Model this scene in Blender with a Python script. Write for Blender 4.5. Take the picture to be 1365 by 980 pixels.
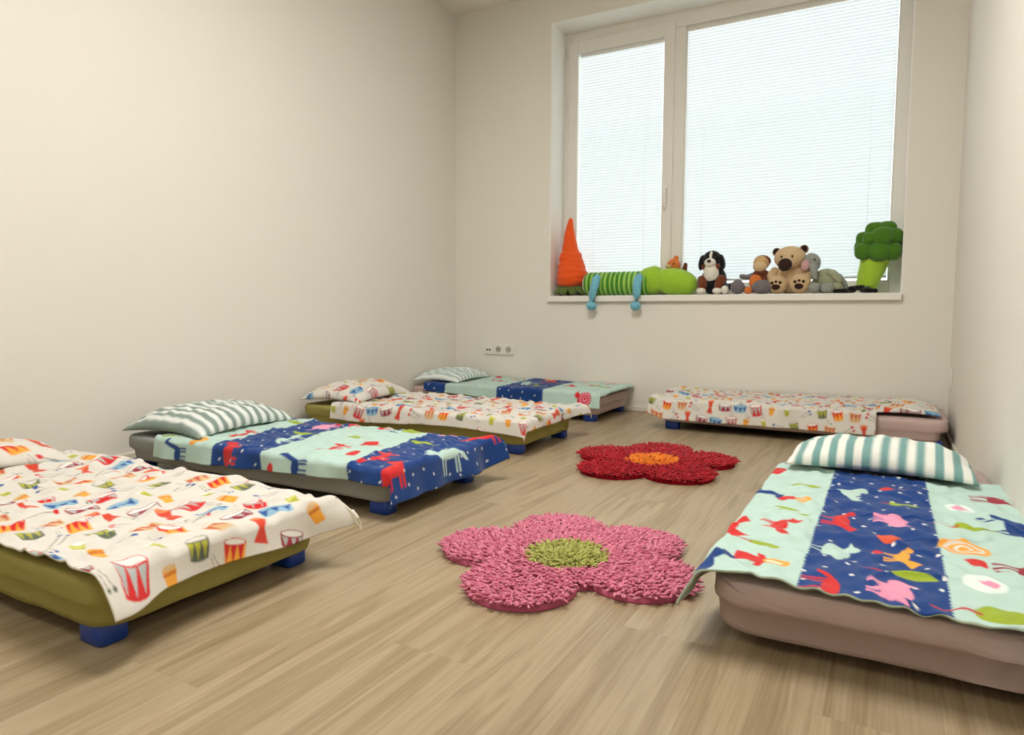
import bpy, bmesh, math, random
import numpy as np
from mathutils import Matrix, Vector

for o in list(bpy.data.objects): bpy.data.objects.remove(o, do_unlink=True)
SC = bpy.context.scene
COL = SC.collection
random.seed(7); RNG = np.random.default_rng(7)

# ------------------------------------------------------------------ camera, sky, exposure
EYE = 0.67
cam_d = bpy.data.cameras.new('camera'); cam = bpy.data.objects.new('camera', cam_d); COL.objects.link(cam)
cam_d.sensor_fit = 'HORIZONTAL'; cam_d.sensor_width = 36.0; cam_d.lens = 905.9/1365*36.0
cam_d.clip_start = 0.02; cam_d.clip_end = 100
r_ = (0.87530512, 0.48355583, 0.00383478); u_ = (-0.04189108, 0.06792376, 0.99681066); f_ = (-0.48175313, 0.87267412, -0.07971069)
cam.matrix_world = Matrix(((r_[0], u_[0], -f_[0], 0), (r_[1], u_[1], -f_[1], 0), (r_[2], u_[2], -f_[2], EYE), (0, 0, 0, 1)))
SC.camera = cam
w = bpy.data.worlds.new('world'); SC.world = w; w.use_nodes = True
bg = w.node_tree.nodes['Background']; bg.inputs[0].default_value = (0.90, 0.96, 1.0, 1); bg.inputs[1].default_value = 4.3   # bright overcast sky
FILL_LIGHT = 21.5                      # radiance of the added ceiling fill panels
SC.view_settings.view_transform = 'Standard'; SC.view_settings.look = 'None'
SC.view_settings.exposure = 0.0; SC.view_settings.gamma = 1.0; SC.view_settings.use_curve_mapping = False

# ------------------------------------------------------------------ room measures
XL, XR, YB, YF, ZC = -2.98, 0.312, 4.484, -1.7, 2.92
WX0, WX1, WZ0, WZ1 = -2.166, 0.058, 0.795, 2.712     # window opening

# ------------------------------------------------------------------ helpers
def lin(c):
    c = np.asarray(c, float)/255.0
    return np.where(c <= 0.04045, c/12.92, ((c+0.055)/1.055)**2.4)
def L4(c): return (*lin(c), 1.0)

def material(name, rgb=(200,200,200), rough=0.6, spec=0.4, bump=0.0, bscale=60.0, attr=None, var=0.0, vscale=6.0, metal=0.0, sheen=0.0, stretch=(1,1,1)):
    m = bpy.data.materials.new(name); m.use_nodes = True
    nt = m.node_tree; N = nt.nodes; K = nt.links; b = N['Principled BSDF']
    b.inputs['Roughness'].default_value = rough; b.inputs['Specular IOR Level'].default_value = spec
    b.inputs['Metallic'].default_value = metal
    if sheen: b.inputs['Sheen Weight'].default_value = sheen; b.inputs['Sheen Roughness'].default_value = 0.5
    tc = N.new('ShaderNodeTexCoord'); mp = N.new('ShaderNodeMapping'); mp.inputs['Scale'].default_value = stretch
    K.new(tc.outputs['Object'], mp.inputs['Vector'])
    src = None
    if attr:
        a = N.new('ShaderNodeAttribute'); a.attribute_name = attr; src = a.outputs['Color']
    if var:
        n = N.new('ShaderNodeTexNoise'); n.inputs['Scale'].default_value = vscale; n.inputs['Detail'].default_value = 5
        K.new(mp.outputs[0], n.inputs['Vector'])
        rr = N.new('ShaderNodeMapRange'); rr.inputs[3].default_value = 1-var; rr.inputs[4].default_value = 1+var
        K.new(n.outputs['Fac'], rr.inputs[0])
        mx = N.new('ShaderNodeMix'); mx.data_type = 'RGBA'; mx.blend_type = 'MULTIPLY'; mx.inputs[0].default_value = 1.0
        if src is not None: K.new(src, mx.inputs[6])
        else: mx.inputs[6].default_value = L4(rgb)
        K.new(rr.outputs[0], mx.inputs[7]); src = mx.outputs[2]
    if src is not None: K.new(src, b.inputs['Base Color'])
    else: b.inputs['Base Color'].default_value = L4(rgb)
    if bump:
        n = N.new('ShaderNodeTexNoise'); n.inputs['Scale'].default_value = bscale; n.inputs['Detail'].default_value = 4
        K.new(mp.outputs[0], n.inputs['Vector'])
        bp = N.new('ShaderNodeBump'); bp.inputs['Strength'].default_value = bump; bp.inputs['Distance'].default_value = 0.01
        K.new(n.outputs['Fac'], bp.inputs['Height']); K.new(bp.outputs[0], b.inputs['Normal'])
    return m

ORG = {}
def link(o, parent=None):
    COL.objects.link(o)
    if parent is not None: o.parent = parent
    return o
def mk(name, V, F, mat, parent=None, smooth=True, local=False, cols=None):
    """one mesh object; V in world space unless local (then in the parent's space)"""
    V = np.asarray(V, float)
    off = np.zeros(3)
    if parent is not None and not local: off = np.asarray(ORG.get(parent.name, (0,0,0)))
    me = bpy.data.meshes.new(name); me.from_pydata((V-off).tolist(), [], [tuple(int(i) for i in f) for f in F])
    return fin(name, me, mat, parent, smooth, off, cols)
def fin(name, me, mat, parent, smooth, off=(0,0,0), cols=None):
    for m in (mat if isinstance(mat, (list, tuple)) else [mat]): me.materials.append(m)
    if smooth: me.polygons.foreach_set('use_smooth', [True]*len(me.polygons))
    if cols is not None:
        ca = me.color_attributes.new('Col', 'FLOAT_COLOR', 'POINT')
        c4 = np.ones((len(me.vertices), 4), np.float32); c4[:, :3] = cols
        ca.data.foreach_set('color', c4.ravel())
    me.update()
    o = bpy.data.objects.new(name, me); link(o, parent); ORG[o.name] = tuple(off); return o
def grid(name, P, mat, parent=None, cols=None):
    """P: (ns,nt,3) array -> quad sheet, fast"""
    ns, nt = P.shape[:2]
    idx = np.arange(ns*nt).reshape(ns, nt)
    q = np.stack([idx[:-1,:-1], idx[1:,:-1], idx[1:,1:], idx[:-1,1:]], -1).reshape(-1, 4)
    me = bpy.data.meshes.new(name)
    me.vertices.add(ns*nt); me.vertices.foreach_set('co', P.reshape(-1).astype(np.float32))
    me.loops.add(len(q)*4); me.loops.foreach_set('vertex_index', q.ravel().astype(np.int32))
    me.polygons.add(len(q)); me.polygons.foreach_set('loop_start', np.arange(0, len(q)*4, 4, dtype=np.int32))
    me.update(calc_edges=True); me.validate()
    return fin(name, me, mat, parent, True, (0,0,0), None if cols is None else cols.reshape(-1, 3))
def thing(name, label, cat, loc=(0,0,0), rz=0.0, group=None):
    o = bpy.data.objects.new(name, None); o.empty_display_size = 0.05; link(o)
    o.location = loc; o.rotation_euler = (0, 0, rz); ORG[o.name] = tuple(loc)
    return tag(o, label, cat, group)
def tag(o, label, cat, group=None):
    o['label'] = label; o['category'] = cat
    if group: o['group'] = group
    return o
def struct(o): o['kind'] = 'structure'; return o

def merge(parts):
    V = []; F = []; n = 0
    for v, f in parts:
        V.append(np.asarray(v, float)); F += [tuple(i+n for i in q) for q in f]; n += len(v)
    return np.concatenate(V), F
def box(x0, x1, y0, y1, z0, z1, bev=0.0, seg=2):
    bm = bmesh.new(); bmesh.ops.create_cube(bm, size=1)
    for v in bm.verts: v.co = ((x0+x1)/2+v.co.x*(x1-x0), (y0+y1)/2+v.co.y*(y1-y0), (z0+z1)/2+v.co.z*(z1-z0))
    if bev: bmesh.ops.bevel(bm, geom=bm.edges[:], offset=bev, segments=seg, profile=0.5, affect='EDGES')
    bm.verts.ensure_lookup_table(); bm.verts.index_update()
    r = (np.array([v.co[:] for v in bm.verts]), [tuple(v.index for v in f.verts) for f in bm.faces]); bm.free(); return r
def rotm(rx=0, ry=0, rz=0):
    return np.array((Matrix.Rotation(rz, 3, 'Z') @ Matrix.Rotation(ry, 3, 'Y') @ Matrix.Rotation(rx, 3, 'X')))
def blob(c, r, rot=(0,0,0), nu=22, nv=14, sq=2.0, lump=0.0, seed=0):
    """ellipsoid (sq>2: squarer) with soft lumps"""
    V = []; F = []
    rr = np.random.default_rng(seed); ph = rr.uniform(0, 6.28, 4)
    for j in range(nv+1):
        th = math.pi*j/nv
        for i in range(nu):
            a = 2*math.pi*i/nu
            d = np.array([math.sin(th)*math.cos(a), math.sin(th)*math.sin(a), math.cos(th)])
            k = 1.0/(np.sum(np.abs(d)**sq)**(1/sq)) if sq != 2 else 1.0
            k *= 1+lump*(math.sin(3*a+ph[0])*math.sin(2*th+ph[1])+0.6*math.sin(5*a+ph[2])*math.sin(4*th+ph[3])*math.sin(th))
            V.append(d*k)
    for j in range(nv):
        for i in range(nu):
            F.append((j*nu+i, (j+1)*nu+i, (j+1)*nu+(i+1) % nu, j*nu+(i+1) % nu))
    V = np.array(V)*np.array(r); V = V @ rotm(*rot).T + np.array(c)
    return V, F
def tube(pts, rad, n=12, flat=(1,1)):
    """swept tube with closed rounded ends"""
    pts = np.asarray(pts, float); rad = np.broadcast_to(np.asarray(rad, float), (len(pts),)).copy()
    # rounded caps
    t0 = pts[0]-pts[1]; t0 /= np.linalg.norm(t0); t1 = pts[-1]-pts[-2]; t1 /= np.linalg.norm(t1)
    P = [pts[0]+t0*rad[0]*.5, pts[0]+t0*rad[0]*.35]+list(pts)+[pts[-1]+t1*rad[-1]*.35, pts[-1]+t1*rad[-1]*.5]
    Rr = [rad[0]*.05, rad[0]*.7]+list(rad)+[rad[-1]*.7, rad[-1]*.05]
    P = np.array(P); V = []; F = []
    up = np.array([0., 0., 1.])
    for k in range(len(P)):
        t = P[min(k+1, len(P)-1)]-P[max(k-1, 0)]; t /= np.linalg.norm(t)
        a = np.cross(t, up)
        if np.linalg.norm(a) < .05: a = np.cross(t, np.array([0., 1., 0.]))
        a /= np.linalg.norm(a); b = np.cross(t, a)
        for i in range(n):
            q = 2*math.pi*i/n; V.append(P[k]+a*math.cos(q)*Rr[k]*flat[0]+b*math.sin(q)*Rr[k]*flat[1])
    for k in range(len(P)-1):
        for i in range(n): F.append((k*n+i, k*n+(i+1) % n, (k+1)*n+(i+1) % n, (k+1)*n+i))
    F.append(tuple(range(n))[::-1]); F.append(tuple((len(P)-1)*n+i for i in range(n)))
    return np.array(V), F
def rrect(hx, hy, r, nc=6, step=0.05):
    """rounded rectangle outline, dense along its sides"""
    pts = []
    cs = [(hx-r, hy-r, 0), (-hx+r, hy-r, 90), (-hx+r, -hy+r, 180), (hx-r, -hy+r, 270)]
    for k, (cx, cy, a0) in enumerate(cs):
        for i in range(nc+1):
            a = math.radians(a0+90*i/nc); pts.append((cx+r*math.cos(a), cy+r*math.sin(a)))
        nx = cs[(k+1) % 4]; a = math.radians(nx[2]); q = (nx[0]+r*math.cos(a), nx[1]+r*math.sin(a)); p = pts[-1]
        d = math.hypot(q[0]-p[0], q[1]-p[1]); m = max(1, int(round(d/step)))
        for i in range(1, m): pts.append((p[0]+(q[0]-p[0])*i/m, p[1]+(q[1]-p[1])*i/m))
    return np.array(pts)
def loft(loops, cap=True):
    n = len(loops[0]); V = np.concatenate(loops); F = []
    for k in range(len(loops)-1):
        for i in range(n): F.append((k*n+i, k*n+(i+1) % n, (k+1)*n+(i+1) % n, (k+1)*n+i))
    if cap: F.append(tuple(range(n))[::-1]); F.append(tuple((len(loops)-1)*n+i for i in range(n)))
    return V, F
class Noise2:
    """smooth band-limited noise as a sum of random waves"""
    def __init__(s, seed, f0, f1, n=14, aniso=(1,1)):
        r = np.random.default_rng(seed); a = r.uniform(0, 2*math.pi, n); f = r.uniform(f0, f1, n)*2*math.pi
        s.kx = np.cos(a)*f*aniso[0]; s.ky = np.sin(a)*f*aniso[1]; s.p = r.uniform(0, 6.28, n); s.n = n
    def __call__(s, x, y):
        o = np.zeros(np.broadcast(x, y).shape)
        for i in range(s.n): o += np.sin(s.kx[i]*x+s.ky[i]*y+s.p[i])
        return o/math.sqrt(s.n)

# ------------------------------------------------------------------ materials of the setting
M_wall = material('wall paint', (232, 228, 217), 0.75, 0.25, bump=0.05, bscale=220, var=0.015, vscale=1.5)
M_ceil = material('ceiling paint', (236, 231, 220), 0.8, 0.2)
M_white = material('white plastic', (232, 229, 220), 0.35, 0.45)
M_sill = material('white sill board', (236, 233, 224), 0.35, 0.45)
M_base = material('skirting', (226, 219, 202), 0.5, 0.4)
M_sub = material('subfloor', (60, 50, 38), 0.9, 0.1)
M_dark = material('dark socket hole', (25, 24, 22), 0.5, 0.3)

def wood_material():
    m = bpy.data.materials.new('oak laminate'); m.use_nodes = True
    nt = m.node_tree; N = nt.nodes; K = nt.links; b = N['Principled BSDF']
    b.inputs['Roughness'].default_value = 0.38; b.inputs['Specular IOR Level'].default_value = 0.5
    tc = N.new('ShaderNodeTexCoord'); oi = N.new('ShaderNodeObjectInfo')
    off = N.new('ShaderNodeVectorMath'); off.operation = 'MULTIPLY_ADD'
    cx = N.new('ShaderNodeCombineXYZ')
    for i in range(3): K.new(oi.outputs['Random'], cx.inputs[i])
    K.new(cx.outputs[0], off.inputs[0]); off.inputs[1].default_value = (7.3, 31.7, 13.1); K.new(tc.outputs['Object'], off.inputs[2])
    mp = N.new('ShaderNodeMapping'); mp.inputs['Scale'].default_value = (9.0, 0.62, 1.0); K.new(off.outputs[0], mp.inputs['Vector'])
    n1 = N.new('ShaderNodeTexNoise'); n1.inputs['Scale'].default_value = 1.7; n1.inputs['Detail'].default_value = 5; n1.inputs['Distortion'].default_value = 1.3
    K.new(mp.outputs[0], n1.inputs['Vector'])
    # cathedral figure: rings of the large noise
    mul = N.new('ShaderNodeMath'); mul.operation = 'MULTIPLY'; mul.inputs[1].default_value = 26.0; K.new(n1.outputs['Fac'], mul.inputs[0])
    sn = N.new('ShaderNodeMath'); sn.operation = 'SINE'; K.new(mul.outputs[0], sn.inputs[0])
    mp2 = N.new('ShaderNodeMapping'); mp2.inputs['Scale'].default_value = (75.0, 1.5, 1.0); K.new(off.outputs[0], mp2.inputs['Vector'])
    n2 = N.new('ShaderNodeTexNoise'); n2.inputs['Scale'].default_value = 2.0; n2.inputs['Detail'].default_value = 6; n2.inputs['Roughness'].default_value = 0.65
    K.new(mp2.outputs[0], n2.inputs['Vector'])
    a1 = N.new('ShaderNodeMath'); a1.operation = 'MULTIPLY_ADD'; a1.inputs[1].default_value = 0.05; K.new(sn.outputs[0], a1.inputs[0])
    a0 = N.new('ShaderNodeMath'); a0.operation = 'MULTIPLY_ADD'; a0.inputs[1].default_value = 0.62; a0.inputs[2].default_value = 0.19; K.new(n1.outputs['Fac'], a0.inputs[0]); K.new(a0.outputs[0], a1.inputs[2])
    a2 = N.new('ShaderNodeMath'); a2.operation = 'MULTIPLY_ADD'; a2.inputs[1].default_value = 0.62; K.new(n2.outputs['Fac'], a2.inputs[0]); K.new(a1.outputs[0], a2.inputs[2])
    cr = N.new('ShaderNodeValToRGB'); cr.color_ramp.interpolation = 'B_SPLINE'
    e = cr.color_ramp.elements; e[0].position = 0.30; e[0].color = L4((104, 85, 59)); e[1].position = 1.10; e[1].color = L4((176, 158, 129))
    q = e.new(0.68); q.color = L4((146, 126, 95))
    K.new(a2.outputs[0], cr.inputs[0])
    rr = N.new('ShaderNodeMapRange'); rr.inputs[3].default_value = 0.95; rr.inputs[4].default_value = 1.04; K.new(oi.outputs['Random'], rr.inputs[0])
    mx = N.new('ShaderNodeMix'); mx.data_type = 'RGBA'; mx.blend_type = 'MULTIPLY'; mx.inputs[0].default_value = 1
    K.new(cr.outputs[0], mx.inputs[6]); K.new(rr.outputs[0], mx.inputs[7]); K.new(mx.outputs[2], b.inputs['Base Color'])
    bp = N.new('ShaderNodeBump'); bp.inputs['Strength'].default_value = 0.12; bp.inputs['Distance'].default_value = 0.002
    K.new(n2.outputs['Fac'], bp.inputs['Height']); K.new(bp.outputs[0], b.inputs['Normal'])
    return m
M_wood = wood_material()

# ------------------------------------------------------------------ shell
T = 0.30
V, F = merge([box(XL-T, WX0, YB, YB+T, -0.05, ZC+.1), box(WX1, XR+T, YB, YB+T, -0.05, ZC+.1),
              box(WX0, WX1, YB, YB+T, -0.05, WZ0-0.03), box(WX0, WX1, YB, YB+T, WZ1, ZC+.1)])
struct(mk('wall_back', V, F, M_wall, smooth=False))
struct(mk('wall_left', *box(XL-.15, XL, YF-.15, YB, -0.05, ZC+.1), M_wall, smooth=False))
struct(mk('wall_right', *box(XR, XR+.15, YF-.15, YB, -0.05, ZC+.1), M_wall, smooth=False))
DX0, DX1, DZ = -1.55, -0.65, 2.05
V, F = merge([box(XL, DX0, YF-.15, YF, -0.05, ZC+.1), box(DX1, XR, YF-.15, YF, -0.05, ZC+.1), box(DX0, DX1, YF-.15, YF, DZ, ZC+.1)])
struct(mk('wall_front', V, F, M_wall, smooth=False))
d = struct(mk('door_1', *box(DX0, DX1, YF-.10, YF-.06, 0, DZ, .004), M_white, smooth=False))
mk('door_handle', *merge([tube([(DX1-.08, YF-.06, 1.03), (DX1-.08, YF-.01, 1.03)], .01), tube([(DX1-.08, YF-.01, 1.03), (DX1-.20, YF-.01, 1.03)], .01)]), material('brushed metal', (190, 190, 188), .3, .5, metal=1), d)
struct(mk('ceiling', *box(XL-.15, XR+.15, YF-.15, YB+T, ZC, ZC+.12), M_ceil, smooth=False))
def skirting(name, x0, x1, y0, y1):
    struct(mk(name, *box(x0, x1, y0, y1, 0, 0.036, .004, 1), M_base, smooth=False))
skirting('baseboard_left', XL, XL+.012, YF, YB); skirting('baseboard_right', XR-.012, XR, YF, YB)
skirting('baseboard_back', XL+.012, XR-.012, YB-.012, YB); 

floor = struct(mk('floor', *box(XL-.15, XR+.15, YF-.15, YB+T, -0.06, -0.011), M_sub, smooth=False))
PW, PL = 0.193, 1.285
plank_me = {}
def plank(x0, x1, y0, y1):
    key = (round(x1-x0, 3), round(y1-y0, 3))
    if key not in plank_me:
        hx, hy = (x1-x0)/2-.00005, (y1-y0)/2-.00005; c = .0004
        V = [(-hx, -hy, -.011), (hx, -hy, -.011), (hx, hy, -.011), (-hx, hy, -.011), (-hx, -hy, -c*.6), (hx, -hy, -c*.6), (hx, hy, -c*.6), (-hx, hy, -c*.6),
             (-hx+c, -hy+c, 0), (hx-c, -hy+c, 0), (hx-c, hy-c, 0), (-hx+c, hy-c, 0)]
        F = [(0,1,5,4), (1,2,6,5), (2,3,7,6), (3,0,4,7), (4,5,9,8), (5,6,10,9), (6,7,11,10), (7,4,8,11), (8,9,10,11)]
        me = bpy.data.meshes.new('plank'); me.from_pydata(V, [], F); me.materials.append(M_wood); me.update(); plank_me[key] = me
    o = bpy.data.objects.new('plank', plank_me[key]); link(o, floor); o.location = ((x0+x1)/2, (y0+y1)/2, 0)
x = XL; k = 0
starts = [0.31, 0.95, 0.12, 0.62, 1.10, 0.45, 0.80]
while x < XR-.01:
    x1 = min(x+PW, XR); y = YF - starts[k % 7]
    while y < YB:
        plank(x, x1, max(y, YF), min(y+PL, YB)); y += PL
    x = x1; k += 1

# ------------------------------------------------------------------ window
FY = YB+0.235                      # room face of the outer frame
def ring(x0, x1, z0, z1, a0, a1, b0, b1, y0, y1, bev=.004):
    """rectangular frame: outer x0..x1,z0..z1, inner a0..a1,b0..b1, as four bevelled bars"""
    return merge([box(x0, a0, y0, y1, z0, z1, bev), box(a1, x1, y0, y1, z0, z1, bev), box(a0, a1, y0, y1, b1, z1, bev), box(a0, a1, y0, y1, z0, b0, bev)])
GX0, GX1, GZ1 = -2.055, -1.418, 2.556     # left glass
RX0, RX1, RZ0, RZ1 = -1.277, -0.006, 0.868, 2.606
# bars of the fixed right light
frame = merge([ring(WX0, WX1, WZ0, WZ1, -2.105, RX1, 0.866, RZ1+.001, FY, FY+.065), box(-1.362, RX0, FY, FY+.065, .866, RZ1+.001, .004)])
win = struct(mk('window_1', *frame, M_white, smooth=False))
sash = mk('sash', *ring(-2.128, -1.344, .845, 2.642, GX0, GX1, .925, GZ1, FY-.016, FY+.05), M_white, win, smooth=False)
mk('handle', *merge([box(-1.397, -1.371, FY-.026, FY-.015, 1.44, 1.56, .004), tube([(-1.384, FY-.02, 1.53), (-1.384, FY-.055, 1.53)], .009),
                     tube([(-1.384, FY-.055, 1.535), (-1.385, FY-.058, 1.46), (-1.386, FY-.055, 1.405)], .010, flat=(1.1, .7))]), M_white, sash)
for z in (2.58, .93):
    mk('hinge', *tube([(-2.136, FY-.012, z-.035), (-2.136, FY-.012, z+.035)], .008), M_white, sash)
def glass_material():
    m = bpy.data.materials.new('window glass'); m.use_nodes = True
    nt = m.node_tree; N = nt.nodes; K = nt.links; N.remove(N['Principled BSDF'])
    t = N.new('ShaderNodeBsdfTransparent'); t.inputs[0].default_value = (.95, .97, .96, 1)
    g = N.new('ShaderNodeBsdfGlossy'); g.inputs['Roughness'].default_value = 0.02
    mix = N.new('ShaderNodeMixShader'); fr = N.new('ShaderNodeFresnel'); fr.inputs[0].default_value = 1.45
    K.new(fr.outputs[0], mix.inputs[0]); K.new(t.outputs[0], mix.inputs[1]); K.new(g.outputs[0], mix.inputs[2]); K.new(mix.outputs[0], N['Material Output'].inputs[0])
    return m
M_glass = glass_material()
mk('pane', *box(GX0-.005, GX1+.005, FY+.040, FY+.044, .92, GZ1+.005), M_glass, sash, smooth=False)
mk('pane', *box(RX0-.002, RX1+.002, FY+.050, FY+.054, .866, RZ1+.002), M_glass, win, smooth=False)
mk('glazing_bead', *ring(RX0-.001, RX1+.001, RZ0-.002, RZ1+.002, RX0+.012, RX1-.012, RZ0+.012, RZ1-.012, FY+.020, FY+.049, .002), M_white, win, smooth=False)
M_reveal = material('reveal with painted window light', (246, 244, 238), .7, .2)  # whiter than the walls: window brightness put into the colour
mk('reveal_light_skin', *merge([box(WX0, WX0+.004, YB+.0005, FY, WZ0, WZ1), box(WX1-.004, WX1, YB+.0005, FY, WZ0, WZ1), box(WX0+.004, WX1-.004, YB+.0005, FY, WZ1-.004, WZ1)]), M_reveal, win, smooth=False)  # thin skins added to make the reveal look lit by the window
sillp = mk('window_sill', *box(WX0-.006, WX1+.004, YB-.032, FY+.02, .752, WZ0, .005), M_sill, win, smooth=False)

def slat_material():
    m = bpy.data.materials.new('blind slat'); m.use_nodes = True
    nt = m.node_tree; N = nt.nodes; K = nt.links; N.remove(N['Principled BSDF'])
    d = N.new('ShaderNodeBsdfDiffuse'); d.inputs[0].default_value = (.78, .80, .80, 1)
    t = N.new('ShaderNodeBsdfTranslucent'); t.inputs[0].default_value = (.80, .83, .84, 1)
    mix = N.new('ShaderNodeMixShader'); mix.inputs[0].default_value = 0.42
    K.new(d.outputs[0], mix.inputs[1]); K.new(t.outputs[0], mix.inputs[2]); K.new(mix.outputs[0], N['Material Output'].inputs[0])
    return m
M_slat = slat_material()
M_rail = material('blind rail', (205, 208, 206), .4, .4)
M_cord = material('blind cord', (235, 236, 234), .8, .1)
def blind(label, x0, x1, z0, z1, y):
    t = thing('window_blind', label, 'blind', ((x0+x1)/2, y, z0), group='white slatted blinds in the window')
    hx = (x1-x0)/2; tilt = math.radians(66); wd = 0.0252
    V = []; F = []
    for j in range(5):
        a = (j/4-.5)*wd; bow = 0.0022*(1-(2*j/4-1)**2)
        yy = a*math.cos(tilt)-bow*math.sin(tilt); zz = a*math.sin(tilt)+bow*math.cos(tilt)
        V += [(-hx, yy, zz), (hx, yy, zz)]
    for j in range(4): F.append((2*j, 2*j+1, 2*j+3, 2*j+2))
    me = bpy.data.meshes.new('slat'); me.from_pydata(V, [], F); me.materials.append(M_slat)
    me.polygons.foreach_set('use_smooth', [True]*4); me.update()
    z = z0+.022
    while z < z1-.02:
        o = bpy.data.objects.new('slat', me); link(o, t); o.location = (0, 0, z-z0); z += 0.0203
    mk('bottom_rail', *box(x0, x1, y-.008, y+.008, z0, z0+.012, .003), M_rail, t, smooth=False)
    mk('head_rail', *box(x0, x1, y-.010, y+.010, z1-.02, z1, .003), M_white, t, smooth=False)
    for xx in (x0+.12, x1-.12):
        mk('cord', *tube([(xx, y-.0135, z0+.005), (xx, y-.0135, z1-.01)], .0009, n=6), M_cord, t)
blind('narrow white slatted blind in the left window sash', GX0+.010, GX1-.010, .940, GZ1-.002, FY+.018)
blind('wide white slatted blind in the large right window pane', RX0+.014, RX1-.014, .893, RZ1-.014, FY+.024)

# ------------------------------------------------------------------ fill light panels, added out of view above the frame
M_fillf = material('fill light housing', (235, 235, 232), .4, .4)
M_em = bpy.data.materials.new('fill light diffuser'); M_em.use_nodes = True
nt = M_em.node_tree; nt.nodes.remove(nt.nodes['Principled BSDF']); e = nt.nodes.new('ShaderNodeEmission'); e.inputs[0].default_value = (1.0, .985, .962, 1); e.inputs[1].default_value = FILL_LIGHT
nt.links.new(e.outputs[0], nt.nodes['Material Output'].inputs[0])
def lamp(x, y, hx, hy, label):
    t = thing('added_fill_light', label, 'lamp', (x, y, ZC))
    b = 0.02
    mk('housing', *merge([box(x-hx, x-hx+b, y-hy, y+hy, ZC-.05, ZC), box(x+hx-b, x+hx, y-hy, y+hy, ZC-.05, ZC), box(x-hx+b, x+hx-b, y-hy, y-hy+b, ZC-.05, ZC), box(x-hx+b, x+hx-b, y+hy-b, y+hy, ZC-.05, ZC)]), M_fillf, t, smooth=False)
    mk('diffuser', *box(x-hx+b, x+hx-b, y-hy+b, y+hy-b, ZC-.045, ZC-.035), M_em, t, smooth=False)
lamp(-1.0, 1.65, .45, .60, 'added unseen fill light panel on the ceiling over the rugs')  # added main fill: the blinds alone leave the room too dim
lamp(-1.3, -.55, .30, .30, 'added unseen small fill light panel on the ceiling near the door')  # added weaker fill for the lower left wall and bed fronts

# ------------------------------------------------------------------ sockets
t = thing('wall_socket', 'white triple wall socket on the back wall under the window corner', 'socket', (-2.588, YB, .394))
mk('frame', *box(-2.716, -2.460, YB-.010, YB, .352, .438, .004), M_white, t, smooth=False)
o = mk('data_outlet', *box(-2.706, -2.640, YB-.014, YB-.006, .362, .428, .004), M_white, t, smooth=False)
for xx in (-2.686, -2.664): mk('port', *box(xx-.007, xx+.007, YB-.0148, YB-.010, .383, .397, .001), M_dark, o, smooth=False)
M_rec = material('socket recess', (176, 170, 156), .5, .3)
for xx in (-2.588, -2.500):
    o = mk('socket_insert', *box(xx-.036, xx+.036, YB-.014, YB-.006, .358, .432, .004), M_white, t, smooth=False)
    a = np.linspace(0, 2*math.pi, 25)[:-1]
    lp = [np.stack([xx+r*np.cos(a), np.full(24, yy), .395+r*np.sin(a)], 1) for r, yy in ((.0235, YB-.0142), (.0215, YB-.0155), (.0195, YB-.0145), (.0185, YB-.0143))]
    mk('recess', *loft(lp), M_rec, o)
    for sx in (-.0095, .0095): mk('hole', *box(xx+sx-.0025, xx+sx+.0025, YB-.0152, YB-.0140, .3925, .3975), M_dark, o, smooth=False)
t = thing('wall_plate', 'small white blank plate low on the right wall by the corner', 'wall plate', (XR, 4.33, .335))
mk('plate', *box(XR-.009, XR, 4.29, 4.37, .285, .385, .004), M_white, t, smooth=False)
mk('cover', *box(XR-.012, XR-.006, 4.30, 4.36, .297, .373, .003), M_white, t, smooth=False)

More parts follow.
